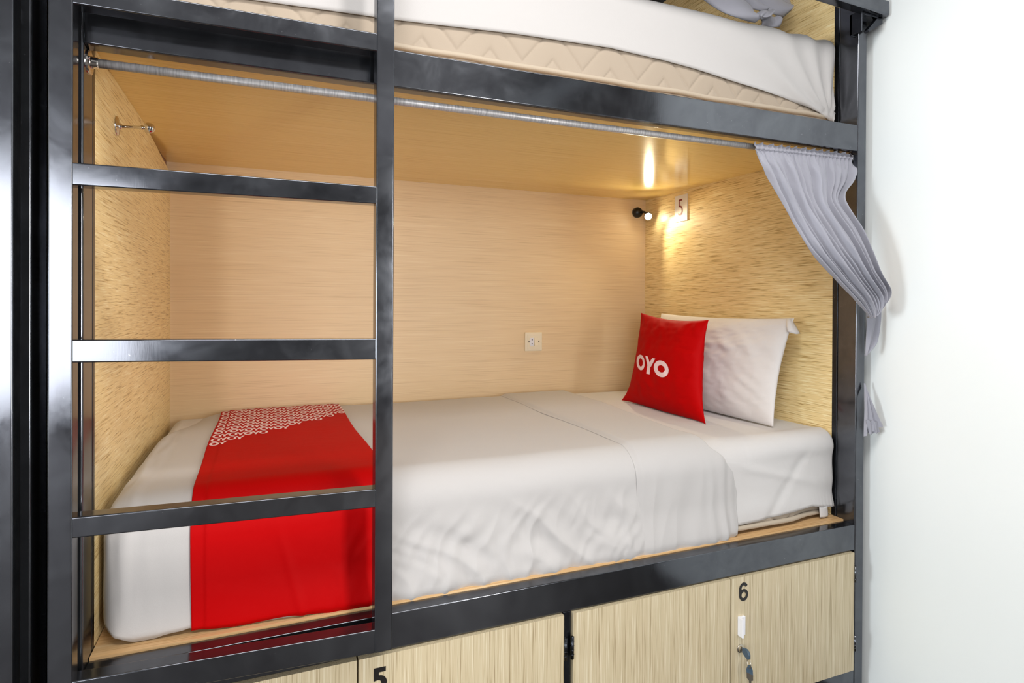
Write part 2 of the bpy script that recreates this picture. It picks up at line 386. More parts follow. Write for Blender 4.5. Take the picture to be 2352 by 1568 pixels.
# ------------------------------------------------------------------ lockers under the lower berth
YD = 1.317
lockers = [
    (XL+.003, .1915, 'pale oak locker door at the bottom left, beside the door numbered 5', None),
    (.1950, .6965, 'pale oak locker with a black number 5 on its door', '5'),
    (.7230, 1.2232, 'plain pale oak locker door between the black divider post and locker 6', None),
    (1.2268, 1.7165, 'pale oak locker with number 6, white pull and key lock', '6')]
for i, (x0, x1, lab, num) in enumerate(lockers):
    L = thing('locker', lab, 'locker', ((x0+x1)/2, 1.8, -1.15), 'lockers under the lower berth')
    body = MB()
    for b in ((x0+.002, x0+.014, YR+.002, 2.3, -1.14, -.72), (x1-.014, x1-.002, YR+.002, 2.3, -1.14, -.72), (x0+.014, x1-.014, YR+.002, 2.3, -1.14, -1.128), (x0+.014, x1-.014, 2.288, 2.3, -1.128, -.72)):
        body.box(*b)
    body.build('body', MT['w_deck'], L)
    d = MB().box(x0, x1, YD, 1.3355, -1.148, -.7795).build('door', MT['w_door'], L)
    # hinges: 0,2 on the left edge; 1,3 on the right edge
    hx = x0-.0035 if i in (0, 2) else x1+.004
    for z0, z1 in ((-.892, -.836), (-1.087, -1.035)) if i != 3 else ((-.872, -.822), (-1.087, -1.039)):
        hm = MB().tube([(hx, YD-.001, z0), (hx, YD-.001, z1)], .0042, 10)
        for kk in range(1, 5):
            zz = z0+(z1-z0)*kk/5; hm.tube([(hx, YD-.001, zz-.0006), (hx, YD-.001, zz+.0006)], .0047, 10)
        hm.build('hinge', MT['steel_d'] if i != 3 else MT['steel'], d, smooth=True)
    if num == '5':
        place_glyph('5', .035, lambda a, b, t: (.2235+.0325*a, YD-.0008+.0008*t, -.856+.0505*b), 'number_decal', MT['ink'], d)
    if num == '6':
        six = MB(); cl = []
        for k in range(13): a = lerp(math.radians(25), PI, k/12); cl.append((.0152+.0117*math.cos(a), .0345+.0128*math.sin(a)))
        for k in range(37): a = PI+2*PI*k/36; cl.append((.0155+.0120*math.cos(a), .0158+.0128*math.sin(a)))
        w = .0041; V = []
        for k, p in enumerate(cl):
            q0, q1 = cl[max(0, k-1)], cl[min(len(cl)-1, k+1)]; dx, dy = q1[0]-q0[0], q1[1]-q0[1]; n_ = math.hypot(dx, dy)
            for sg_ in (-1, 1): V.append((1.2550+p[0]-sg_*dy/n_*w, YD-.0008-.00001*k/60, -.8470+p[1]+sg_*dx/n_*w))
        six.add(V, [(2*k, 2*k+1, 2*k+3, 2*k+2) for k in range(len(cl)-1)])
        six.build('number_decal', MT['ink'], d, solid=.0007)
        hp = MB().box(1.2495, 1.2555, 1.2975, YD, -.942, -.889)
        hp.box(1.2555, 1.272, 1.310, YD, -.942, -.889)
        hp.build('door_pull', MT['wplastic'], d, bevel=.001, label='white plastic pull')
        lc = (1.259, YD, -.981)
        MB().lathe(lc, (0, -1, 0), [(0, .0118), (.002, .0115), (.003, .009), (.003, .0085), (.0075, .008), (.008, .0065), (.0072, .006), (.0072, .001)], 28).build('lock', MT['brass'], d, smooth=False, label='nickel cam lock')

# keys hanging in the lock
kc = Vector((1.259, YD-.008, -.981))
kr = thing('key_ring', 'pair of keys on a wire ring, one stuck in the lock of locker 6', 'keys', (1.27, 1.29, -1.06))
m = MB().box(kc.x-.001, kc.x+.001, kc.y-.008, kc.y+.003, kc.z-.004, kc.z+.004)
m.build('key_blade', MT['brass'], kr)
pts = []
for (y, z) in [(0, .007), (-.008, .0105), (-.02, .0125), (-.03, .010), (-.036, .002), (-.036, -.010), (-.031, -.0155), (-.02, -.016), (-.008, -.012), (0, -.007)]:
    pts.append((kc.y-.002+y*.74, kc.z+.001+z*.9+y*.08))
MB().prism(pts, 'x', kc.x-.003, kc.x+.004).build('key_head', MT['bluekey'], kr, bevel=.002, label='dark blue plastic key head')
rc = Vector((kc.x+.001, kc.y-.025, kc.z-.024)); rg = []
for k in range(33):
    a = 2*PI*k/32; rg.append(rc+Vector((.35*math.cos(a)*.012, math.cos(a)*.0115, math.sin(a)*.0135)))
MB().tube(rg, .0011, 8, cap=False).build('ring', MT['brass'], kr, smooth=True)
k2 = Vector((kc.x+.002, kc.y-.026, kc.z-.035))
def hang(pts): return [(k2.x+a*.55, k2.y-a*.35+b*.0, k2.z+b) for a, b in pts]
hd = [(-.004, .004), (.006, .004), (.0135, -.008), (.015, -.026), (.008, -.030), (-.011, -.022), (-.012, -.008)]
m = MB(); n = len(hd)
m.add(hang(hd)+[(p[0]+.0015, p[1]+.003, p[2]) for p in hang(hd)], [tuple(range(n)), tuple(range(n, 2*n))[::-1]]+[(i, (i+1) % n, (i+1) % n+n, i+n) for i in range(n)])
m.build('key_head', MT['bluekey'], kr)
hd = [(-.012, -.014), (.014, -.022), (.0145, -.036), (.007, -.038), (.0085, -.05), (.007, -.053), (.0095, -.06), (.005, -.068), (.0015, -.064), (-.003, -.036), (-.0115, -.030)]
m = MB(); n = len(hd); q = [(p[0]-.001, p[1]-.0015, p[2]) for p in hang(hd)]
m.add(q+[(p[0]+.001, p[1]+.0016, p[2]) for p in q], [tuple(range(n)), tuple(range(n, 2*n))[::-1]]+[(i, (i+1) % n, (i+1) % n+n, i+n) for i in range(n)])
m.build('key_blade', MT['brass'], kr)

# ------------------------------------------------------------------ bedding
def nz(x, y=0, z=0): return noise.noise(Vector((x, y, z)))
class Bed:
    """rounded box of bedding: cross section from the back edge over the top and down the front"""
    def __init__(s, x0, x1, yb, yf, zt, zb, r, rb):
        s.x0, s.x1, s.yb, s.yf, s.zt, s.zb, s.r, s.rb = x0, x1, yb, yf, zt, zb, r, rb
        A = []
        def arc(cy, cz, rr, a0, a1, n):
            for k in range(n+1):
                a = lerp(a0, a1, k/n); A.append((cy+rr*math.cos(a), cz+rr*math.sin(a), math.cos(a), math.sin(a)))
        arc(yb-.05, zt-.05, .05, -.3, PI/2, 8)
        n = 40
        for k in range(1, n): A.append((lerp(yb-.05, yf+r, k/n), zt, 0, 1))
        arc(yf+r, zt-r, r, PI/2, PI, 14)
        for k in range(1, 16): A.append((yf, lerp(zt-r, zb+rb, k/16), -1, 0))
        arc(yf+rb, zb+rb, rb, PI, PI*1.5, 6)
        s.A = A; s.L = [0]
        for p, q in zip(A, A[1:]): s.L.append(s.L[-1]+math.hypot(p[0]-q[0], p[1]-q[1]))
    def length(s): return s.L[-1]
    def sec(s, l):
        l = max(0, min(s.L[-1], l)); lo = 0; hi = len(s.L)-1
        while hi-lo > 1:
            m = (lo+hi)//2
            if s.L[m] <= l: lo = m
            else: hi = m
        f = (l-s.L[lo])/max(1e-9, s.L[hi]-s.L[lo]); a, b = s.A[lo], s.A[hi]
        v = [lerp(p, q, f) for p, q in zip(a, b)]; k = math.hypot(v[2], v[3]) or 1
        return v[0], v[1], v[2]/k, v[3]/k
    def pt(s, x, l, off):
        """x along the bed; near the ends the section shrinks so the corners are round"""
        R = s.r*.9; ins = 0; Q = R*.62
        if x < s.x0+Q: c = (s.x0+Q-x)/Q; ins = R*.75*(1-math.sqrt(max(0, 1-min(1, c)**2)))
        if x > s.x1-R*.25: c = (x-(s.x1-R*.25))/(R*.25); ins = .25*R*(1-math.sqrt(max(0, 1-min(1, c)**2)))
        y, z, ny, nz_ = s.sec(l)
        d = off-ins
        return Vector((x, y+ny*d, z+nz_*d)), Vector((0, ny, nz_))
def shell(bed, name, mat, par, xa, xb, l0, l1, off, nu, nv, disp, xwarp=None, solid=0, label=None, closeL=False, closeR=False):
    m = MB()
    def spacing(u):
        if closeL and u < .12: return xa+bed.r*.56*(1-math.cos(u/.12*PI/2))
        s0 = bed.r*.56 if closeL else 0
        if closeR and u > .95: return xb-bed.r*.225*(1-math.sin((u-.95)/.05*PI/2))
        e0 = bed.r*.225 if closeR else 0
        ua = .12 if closeL else 0; ub = .95 if closeR else 1
        return lerp(xa+s0, xb-e0, (u-ua)/(ub-ua))
    def fn(u, v):
        x = spacing(u); a = l0(x) if callable(l0) else l0; b = l1(x) if callable(l1) else l1
        l = lerp(a, b, v)
        xx = x+(xwarp(x, l) if xwarp else 0)
        p, n = bed.pt(xx, l, off+disp(xx, l))
        return p
    m.grid(fn, nu, nv)
    if closeL or closeR:
        # end caps: shrink the end ring towards its own centre line
        for side in ([0] if closeL else [])+([1] if closeR else []):
            ring = [j*(nu+1)+(0 if side == 0 else nu) for j in range(nv+1)]
            cy = (bed.yb+bed.yf)/2; cz = (bed.zt+bed.zb)/2
            k0 = len(m.v)
            for j in ring:
                p = m.v[j]; m.v.append(Vector((p.x, lerp(p.y, cy, .12), lerp(p.z, cz, .45))))
            for j in range(nv): m.f.append((ring[j], ring[j+1], k0+j+1, k0+j))
    return m.build(name, mat, par, smooth=True, solid=solid, off=-1, label=label)
BL = Bed(XL+.0105, XR-.001, YB-.008, 1.399, -.417, ZDECK+.002, .075, .012)
TOT = BL.length()
lz = lambda z: TOT-.012*PI/2-(z-(ZDECK+.014))      # arc length on the front face at height z

# lower mattress (cream quilt, visible only at its foot near the right post)
def zig(x, z, per=.176, amp=.105, sp=.088):
    t = (x/per) % 1; tri = abs(2*t-1); h = (z-amp*tri) / sp
    d = abs((h+.5) % 1-.5)*sp*.65
    return d
def mattress(name, lab, bed, z0, z1, ins=.010, pz=.022, bulge=0):
    T = thing(name, lab, 'mattress', ((bed.x0+bed.x1)/2, (bed.yb+bed.yf)/2, z0))
    m = MB(); x0, x1 = bed.x0+.012, bed.x1-.005; yf = bed.yf+ins; yb = bed.yb-.02
    R = .05
    def fn(u, v):
        x = lerp(x0, x1, u); z = lerp(z0+.012, z1-.012, v)
        e = 0
        for c in (x-x0, x1-x):
            if c < R: e = max(e, R-math.sqrt(max(0, R*R-(R-c)**2)))
        d = zig(x, z); puff = .0045*(1-math.exp(-(d/.0045)))
        edge = min(v, 1-v)*(z1-z0)/.02
        return Vector((x, yf+e+.008*(1-min(1, edge))**2-puff-bulge*sm(1.2, 1.3, x)*(1-sm(1.52, 1.62, x))*sm(z0+.13, z0+.03, z), z))
    nu, nv = 900, 60
    m.grid(fn, nu, nv)
    nn = len(m.v); k = nu+1
    # ends, top and bottom
    top = [nv*k+i for i in range(k)]; bot = list(range(k))
    for ring in (top, bot):
        b = len(m.v)
        m.v += [Vector((m.v[i].x, yb, m.v[i].z)) for i in ring]
        for i in range(nu): m.f.append((ring[i], ring[i+1], b+i+1, b+i))
    l = [j*k for j in range(nv+1)]; r = [j*k+nu for j in range(nv+1)]
    for ring in (l, r):
        b = len(m.v)
        m.v += [Vector((m.v[i].x, yb, m.v[i].z)) for i in ring]
        for i in range(nv): m.f.append((ring[i], ring[i+1], b+i+1, b+i))
    m.build('quilted_case', MT['quilt'], T, smooth=True)
    for zz in (z0+pz,):
        p = [Vector((x0+.003, yb, zz))]+[Vector((x0+R-R*math.cos(a), yf+R-R*math.sin(a)-.004, zz)) for a in (0.1, .5, 1.0, 1.45)]
        p += [Vector((lerp(x0+R, x1-R, t/60), yf-.006-bulge*sm(1.2, 1.3, lerp(x0+R, x1-R, t/60))*(1-sm(x1-.20, x1-.09, lerp(x0+R, x1-R, t/60)))+.002*nz(t*.4, 3), zz+.003*nz(t*.25, 9))) for t in range(1, 60)]
        p += [Vector((x1-R+R*math.sin(a), yf+R-R*math.cos(a)-.004, zz)) for a in (.1, .5, 1.0, 1.45)]+[Vector((x1-.003, yb, zz))]
        MB().tube(p, .0075, 10).build('piping', MT['piping'], T, smooth=True)
    return T
mattress('mattress', 'cream quilted mattress of the lower berth, its edge showing under the white sheet', BL, ZDECK+.001, -.48, .014, .016, .016)

# fitted sheet over the lower mattress
def d_fit(x, l):
    a = sm(1.25, 1.7, x)
    front = sm(lz(-.44), lz(-.52), l)
    k = .0018*nz(x*5, l*7)
    la = lz(-.492)-.075*PI/2; f = (l-la)/(.075*PI/2)
    if 0 < f < 1: k += .0165*sm(1.25, 1.62, x)*math.sin(f*PI)**1.3
    # corner puckers
    c = sm(1.58, 1.72, x)*sm(lz(-.60), lz(-.66), l)
    k += c*.0025*(1+math.sin(x*420))*.6+.004*c
    k += .012*sm(1.14, 1.3, x)*sm(lz(-.56), lz(-.66), l)*(1-sm(1.60, 1.72, x))-.008*(1-sm(1.1, 1.2, x))
    # horizontal soft folds and a slanting crease
    k += front*.004*nz(x*2.2, l*22, 4)*a
    s = l-(lz(-.50)+(x-1.35)*.25); k += .004*math.exp(-(s/.012)**2)*sm(1.28, 1.4, x)*(1-sm(1.55, 1.7, x))
    s = (x-1.62)+(l-lz(-.46))*.9; k -= .004*math.exp(-(s/.02)**2)*front
    return k
def fit_l1(x):
    z = interp([(XL, -.62), (1.0, -.64), (1.2, -.668), (1.4, -.662), (1.55, -.652), (1.62, -.645), (1.68, -.655), (1.73, -.66)], x)
    return lz(z)
fs_ = shell(BL, 'fitted_sheet', MT['white2'], None, BL.x0, BL.x1, 0, fit_l1, 0, 420, 150, d_fit, solid=.003, closeL=True, closeR=True)
tag(fs_, 'white fitted sheet on the lower mattress, bare beneath the cushion and pillow', 'bed sheet')
# little elastic corner strap is part of the sheet's look
st = MB().grid(lambda u, v: Vector((lerp(1.655, 1.69, u)+(.004*(v-.5)), 1.392-.0015*math.sin(u*PI), lerp(-.655, -.688, v)+.004*abs(u-.5))), 6, 6)
st.build('corner_strap', MT['white2'], fs_, smooth=True, solid=.002)

# white top sheet, turned back in a wide band
def crinkle(x, l, amt):
    """irregular soft vertical / slanting creases on the hanging side"""
    f = sm(lz(-.47), lz(-.62), l); y = l
    a = 0
    p = x*9+nz(x*3, y*5)*1.6-(y*6)
    a += .0060*f*(1-abs(nz(p, y*3.1, 2))*2.2)
    p2 = x*20+y*14+nz(x*6, y*8, 5)*1.3
    a += .0035*f*(1-abs(nz(p2, y*6, 7))*2.4)
    a += .0022*f*nz(x*34, y*30, 9)
    a += .004*sm(lz(-.62), lz(-.69), l)*nz(x*16, 1.5, 4)
    return a*amt
def d_top(x, l):
    k = .0022*nz(x*2.6, l*3.2)+.0010*nz(x*9, l*6, 3)
    amt = 1.25*sm(.12, .36, x)*(1-.25*sm(.9, 1.0, x))+.10
    k += crinkle(x, l, amt)
    # foot end tucked folds
    g = 1-sm(XL+.01, XL+.12, x)
    k -= .045*(1-sm(XL, -.12, x))*sm(.5, .05, l)
    k += g*.006*nz(x*42, l*9, 8)+.003*(1-sm(-.2, -.1, x))*sm(lz(-.45), lz(-.55), l)*nz(x*26, l*4, 5)
    k += .016*sm(-.15, .25, x)*sm(lz(-.58), lz(-.69), l)
    # last crease by the fold
    s = x-(.905+.02*sm(lz(-.5), lz(-.68), l)); k += .004*math.exp(-(s/.012)**2)*sm(lz(-.5), lz(-.6), l)
    return k
def hem(x):
    z = -.690+.006*nz(x*9, 2.2)+.004*nz(x*23, 5)
    z += interp([(-.31, .07), (-.295, .035), (-.275, .018), (-.24, .006), (-.2, .004), (-.14, .010), (-.1, .004), (1.1, 0), (1.22, -.002), (1.3, .012)], x)
    return lz(z)
ts = thing('top_sheet', 'white top sheet covering the lower bed, turned back in a wide band near the cushion', 'bed sheet', (.5, 1.9, ZDECK))
shell(BL, 'sheet', MT['white'], ts, BL.x0-.001, 1.10, .01, hem, .009, 620, 190, d_top, solid=.003, closeL=True)
def band_w(x, l):
    # outer edge slopes away as it drops over the side
    e = (x-.95)/.33
    ew = interp([(0, .0), (.3, -.015), (.75, -.065), (.95, -.085), (1.07, -.06), (1.10, -.02), (1.14, .012), (1.2, .03), (1.3, .025), (1.38, .0)], l)
    ew2 = .012*nz(l*3, 4)
    return ew*max(0, e)+ew2*(1-abs(e))
def d_band(x, l):
    k = .0015*nz(x*4, l*4, 6)
    e0 = (x-.955)
    f = sm(lz(-.43), lz(-.55), l)
    k += f*.0035*(1-2.2*abs(nz(x*14+l*3, l*2.2, 12)))
    k += f*.0045*sm(1.16, 1.24, x)*(math.sin((x-1.16)*150+nz(l*3)*2)*.5)
    k += .004*f*sm(lz(-.6), lz(-.69), l)*nz(x*18, 4, 3)+.014*sm(lz(-.58), lz(-.69), l)
    k -= .0075*(1-sm(.0, .022, e0))+.012*sm(.30, .33, e0)
    return k
shell(BL, 'turned_back_band', MT['white'], ts, .955, 1.285, .0, hem, .0185, 150, 190, d_band, xwarp=band_w, solid=.003)

# red runner
def rwrap(x, l):
    return .006*nz(l*2.5, x*2)
def d_run(x, l):
    k = d_top(x, l)*.9+.0005
    f = sm(lz(-.45), lz(-.6), l)
    k += f*.0035*nz(x*7-l*4, l*3, 21)
    s = (x-.06)-.25*(l-lz(-.6)); k += f*.0030*math.exp(-(s/.01)**2)
    s = (x-.17)+.35*(l-lz(-.6)); k += f*.0022*math.exp(-(s/.012)**2)
    s = x+.112; k += .0025*sm(0, .003, s)       # raised hem on the left edge
    return k
RX0, RX1 = -.139, .272
run = thing('bed_runner', 'bright red runner with a white lettered corner across the foot of the lower bed', 'bed runner', (.07, 1.9, ZDECK))
runm = shell(BL, 'runner', MT['red'], run, RX0, RX1, .055, lambda x: lz(-.682+.002*nz(x*10)), .0135, 130, 330, d_run, xwarp=rwrap, solid=.0022)
# printed lettering: condensed O and Y alternating, in a corner cut by a diagonal
def l_of_y(y):
    lo, hi = 0, TOT*.8
    for _ in range(30):
        mid = (lo+hi)/2
        if BL.sec(mid)[0] > y: lo = mid
        else: hi = mid
    return lo
LTOP = .058; LD0, LD1 = l_of_y(1.800), l_of_y(2.165)
pr = MB()
def on_runner(x, l):
    xx = x+rwrap(x, l); p, n = BL.pt(xx, l, .0135+d_run(xx, l)+.0007); return p
CWX, RHL = .0213, .0500
nx = int((RX1-RX0)/CWX)
for j in range(14):
    lc = LTOP+.022+j*RHL
    for i in range(nx+1):
        xc = RX0+.006+CWX*(i+.5)
        lim = lerp(LD0, LD1, (xc-RX0)/(RX1-RX0))
        if lc+.018 > lim or xc > RX1-.006: continue
        if i % 2 == 0:
            N = 20; ro = [(.0125, .0215), (.0062, .0128)]
            rings = [[on_runner(xc+a*math.cos(2*PI*k/N), lc+b*math.sin(2*PI*k/N)) for k in range(N)] for a, b in ro]
            pr.add(rings[0]+rings[1], [(k, (k+1) % N, (k+1) % N+N, k+N) for k in range(N)])
        else:
            for quad in ([(-.0125, -.021), (-.0068, -.021), (.0015, .004), (-.0035, .005)], [(.0068, -.021), (.0125, -.021), (.0035, .006), (-.0010, .000)], [(-.0032, .002), (.0030, .002), (.0030, .021), (-.0032, .021)]):
                pr.add([on_runner(xc+a, lc+b) for a, b in quad], [(0, 1, 2, 3)])
pr.build('printed_lettering', MT['pink'], runm, smooth=True, label='white lettered print')

# ------------------------------------------------------------------ pillow and cushion
def pillow_pt(a, b, side, P, th, pinch, wr):
    """P(a,b) gives the mid surface and its normal; a,b in -1..1"""
    q = max(0, (1-abs(a)**2.6))**.55*max(0, (1-abs(b)**2.6))**.55
    t = th*q
    p, n = P(a, b)
    return p+n*side*(t+wr(a, b)*q)
def pillow(name, mat, P, th, wr, par, n=70):
    m = MB()
    for side in (1, -1):
        m.grid(lambda u, v: pillow_pt(-math.cos(u*PI), -math.cos(v*PI), side, P, th, 0, wr), n, n)
    o = m.build(name, mat, par, smooth=True)
    import bmesh
    bm = bmesh.new(); bm.from_mesh(o.data); bmesh.ops.remove_doubles(bm, verts=bm.verts, dist=.0003)
    bmesh.ops.recalc_face_normals(bm, faces=bm.faces); bm.to_mesh(o.data); bm.free()
    o.data.polygons.foreach_set('use_smooth', [True]*len(o.data.polygons))
    return o
def bil(C, a, b):   # corners: bl, br, tl, tr
    u, v = (a+1)/2, (b+1)/2
    return C[0]*(1-u)*(1-v)+C[1]*u*(1-v)+C[2]*(1-u)*v+C[3]*u*v
# white pillow: a runs from the far (back wall) side towards the camera, b upwards
PC = [Vector((1.575, 2.27, -.412)), Vector((1.575, 1.505, -.412)), Vector((1.668, 2.235, -.050)), Vector((1.668, 1.508, -.052))]
def PP(a, b):
    p = bil(PC, a, b)
    # edges pull in between the corners
    p = p+Vector((0, .022*a*(1-b*b), 0))+Vector((0, 0, -.010*max(b, 0)*(1-a*a)))
    n = Vector((-1, 0, .25)).normalized(); return p, n
def pw(a, b):
    return .007*nz(a*3, b*4, 1)+.006*nz(a*7+b*5, b*3, 2)+.003*nz(a*12-b*6, b*14, 5)-.005*math.exp(-((b-.28+a*.1)/.05)**2)*(1-abs(a))+.006*max(0, a)*max(0, b)*nz(a*9, b*16)
pil = thing('pillow', 'white pillow standing against the right wood panel, behind the red cushion', 'pillow', (1.6, 1.89, -.41))
pillow('pillow_body', MT['pillowc'], PP, .060, pw, pil, 90)
# loose pillowcase corner folded over at the near top
cp = [(1806, 733, 1.652), (1816, 732, 1.660), (1823, 744, 1.662), (1831, 757, 1.662), (1836, 765, 1.662), (1828, 767, 1.650), (1819, 765, 1.642), (1809, 762, 1.634), (1806, 748, 1.642)]
cc = [atx(*c) for c in cp]; mid = sum(cc, Vector())/len(cc)
fl = MB(); n = len(cc)
fl.add(cc+[mid.lerp(p, .55)+Vector((-.008, -.004, 0)) for p in cc]+[mid+Vector((-.006, -.006, 0))]+[p+Vector((.010, .004, -.001)) for p in cc],
       [(i, (i+1) % n, n+(i+1) % n, n+i) for i in range(n)]+[(n+i, n+(i+1) % n, 2*n) for i in range(n)]+[(i, 2*n+1+i, 2*n+1+(i+1) % n, (i+1) % n) for i in range(n)]+[tuple(range(2*n+1, 3*n+1))])
fl.build('pillowcase_corner', MT['pillowc'], pil, smooth=True)

CC = [Vector((1.415, 2.140, -.410)), Vector((1.415, 1.640, -.412)), Vector((1.497, 2.148, -.045)), Vector((1.492, 1.722, -.062))]
def CP(a, b):
    p = bil(CC, a, b)
    ka = abs(a)**3*(1 if b < 0 else .3)
    p = p+Vector((0, .034*a*(1-b*b)**.8, 0))+Vector((0, 0, -.004*(1-a*a)*(1 if b < -0 else 0)*abs(b)**3))
    p = p+Vector((-.012*max(0, -b)**4*abs(a)**6, -.010*a*abs(a)**3*max(0, -b)**6+.012*a*max(0, -b)**1.5*(1-max(0, -b))**1.2*2, -.004*max(0, -b)**8*abs(a)**8))+Vector((0, 0, -.016*max(0, b)**3*(1-a*a)))
    n = Vector((-1, 0, .22)).normalized(); return p, n
def cw(a, b):
    return .005*nz(a*2.5, b*3, 11)+.004*nz(a*6, b*8, 12)+.012*sm(.35, .95, b)*nz(a*7+3*b, b*2.5, 4)+.005*sm(.2, .9, a)*nz(a*2, b*9, 6)-.004*math.exp(-((b-.33)/.03)**2)*sm(-.1, .6, a)
cu = thing('cushion', 'red square cushion with white letters leaning on the white pillow', 'cushion', (1.45, 1.89, -.41))
cb = pillow('cushion_body', MT['red'], CP, .052, cw, cu, 80)
# lettering O Y O, mapped to the front of the cushion
def on_cushion(u, v):
    """solve for the cushion (a,b) whose front face lies behind photo point (u,v)"""
    a = b = 0.
    def proj(a, b):
        p = pillow_pt(a, b, 1, CP, .052, 0, cw); z = p.dot(fwd)
        return CX+F_PX*p.dot(RT)/z, CY-F_PX*p.dot(UP)/z
    for _ in range(14):
        x, y = proj(a, b); h = 1e-3
        xa, ya = proj(a+h, b); xb, yb = proj(a, b+h)
        j = [[(xa-x)/h, (xb-x)/h], [(ya-y)/h, (yb-y)/h]]
        dt = j[0][0]*j[1][1]-j[0][1]*j[1][0]
        if abs(dt) < 1e-6: break
        ex, ey = u-x, v-y
        a += max(-.2, min(.2, (j[1][1]*ex-j[0][1]*ey)/dt)); b += max(-.2, min(.2, (-j[1][0]*ex+j[0][0]*ey)/dt))
        a = max(-.985, min(.985, a)); b = max(-.98, min(.98, b))
    p = pillow_pt(a, b, 1, CP, .052, 0, cw); return p+Vector((-.0012, 0, .0003))
def cpx(x, y): return on_cushion(1400+x/4.612, 680+y/4.612)
lt = MB()
def oring(cx, cy, rx, ry, ix, iy, slope):
    N = 36; R = []
    for k in range(3):
        f = k/2; R += [cpx(cx+lerp(rx, ix, f)*math.cos(2*PI*t/N), cy+slope*lerp(rx, ix, f)*math.cos(2*PI*t/N)+lerp(ry, iy, f)*math.sin(2*PI*t/N)) for t in range(N)]
    lt.add(R, [(r*N+t, r*N+(t+1) % N, (r+1)*N+(t+1) % N, (r+1)*N+t) for r in (0, 1) for t in range(N)])
oring(333, 702, 43, 82, 22, 44, .2)
oring(550, 770, 78, 88, 38, 38, .2)
def poly(quad, n=6):
    lt.grid(lambda u, v: cpx(lerp(lerp(quad[0][0], quad[1][0], u), lerp(quad[3][0], quad[2][0], u), v), lerp(lerp(quad[0][1], quad[1][1], u), lerp(quad[3][1], quad[2][1], u), v)), 3, n)
poly([(383, 632), (408, 640), (440, 740), (405, 745)]); poly([(455, 655), (487, 662), (440, 750), (405, 740)]); poly([(402, 738), (437, 742), (428, 828), (392, 820)])
lt.build('lettering', MT['pink'], cb, smooth=True, label='white block letters')

# ------------------------------------------------------------------ upper berth bedding
BU = Bed(XL+.006, XR-.006, YB-.008, 1.402, .862, .561, .045, .02)
TU = BU.length(); lzu = lambda z: TU-.02*PI/2-(z-.581)
mattress('mattress', 'cream quilted mattress of the upper berth with zigzag stitching', BU, .560, .80, .010, .042)
def hemu(x):
    return lzu(interp([(-.31, .635), (.0, .648), (.285, .660), (.6, .680), (.87, .690), (1.05, .684), (1.16, .676), (1.35, .655), (1.5, .640), (1.60, .622), (1.66, .607), (1.70, .59), (1.724, .585)], x))
def d_up(x, l):
    k = .0015*nz(x*4, l*6, 31)
    # folds fanning out from the lower right corner
    X, L = x-1.70, l-lzu(.59)
    ang = math.atan2(-L, -X+1e-6); r = math.hypot(X, L)
    k += (.0045*sm(.75, .1, r))*(math.sin(ang*17+nz(r*5)*1.2))*sm(.0, .05, r)*(1 if x > .9 else 0)*sm(.9, 1.3, x)
    k += .010*sm(.14, .02, r)*math.sin(ang*26)*.3
    return k
us = shell(BU, 'fitted_sheet', MT['white'], None, BU.x0, BU.x1, 0, hemu, .002, 420, 130, d_up, solid=.0025, closeL=True, closeR=True)
tag(us, 'white fitted sheet of the upper berth, gathered at its lower right corner', 'bed sheet')

# crumpled grey curtain end lying on the upper berth
cg = thing('grey_curtain', 'crumpled grey curtain end lying on the upper mattress', 'curtain', (1.4, 1.55, .864))
def px(u, v, Y): return at(u, v, Y)
def sheetpoly(name, rows, thick=.003, bulge=.012, nu=24, nv=10):
    A, B = rows
    def fn(u, v):
        a = crom(A, u); b = crom(B, u); p = a.lerp(b, v)
        return p+Vector((0, -bulge*math.sin(v*PI)+.004*math.sin(u*9+v*5), .003*math.sin(u*7)))
    MB().grid(fn, nu, nv).build(name, MT['grey'], cg, smooth=True, solid=thick)
Y1 = 1.50
sheetpoly('fold', ([px(1560, -70, Y1), px(1680, -12, Y1), px(1725, 14, Y1-.01), px(1738, 42, Y1)], [px(1560, -40, Y1-.03), px(1640, 16, Y1-.03), px(1690, 40, Y1-.03), px(1736, 52, Y1-.03)]), bulge=.02)
sheetpoly('fold', ([px(1600, -80, Y1+.02), px(1690, -20, Y1+.02), px(1745, 5, Y1+.02), px(1757, 24, Y1+.02)], [px(1620, -50, Y1), px(1700, 8, Y1), px(1740, 24, Y1), px(1752, 30, Y1)]), bulge=.02)
sheetpoly('fold', ([px(1690, -60, Y1+.04), px(1745, -20, Y1+.03), px(1790, -5, Y1+.03), px(1822, 12, Y1+.03)], [px(1690, -30, Y1+.01), px(1740, 12, Y1+.01), px(1775, 32, Y1+.01), px(1797, 40, Y1+.01)]), bulge=.015)
sheetpoly('fold', ([px(1720, -60, Y1+.06), px(1780, -22, Y1+.05), px(1812, -2, Y1+.05), px(1820, 14, Y1+.05)], [px(1720, -30, Y1+.04), px(1770, 10, Y1+.04), px(1790, 34, Y1+.04), px(1796, 44, Y1+.04)]), bulge=.015)
sheetpoly('fold', ([px(1738, 32, Y1-.03), px(1755, 25, Y1-.03), px(1775, 23, Y1-.03)], [px(1745, 42, Y1-.045), px(1758, 39, Y1-.045), px(1774, 35, Y1-.045)]), bulge=.006)
sheetpoly('fold', ([px(1745, 38, Y1), px(1768, 38, Y1), px(1786, 37, Y1)], [px(1745, 62, Y1), px(1775, 62, Y1), px(1793, 60, Y1)]), bulge=.01)

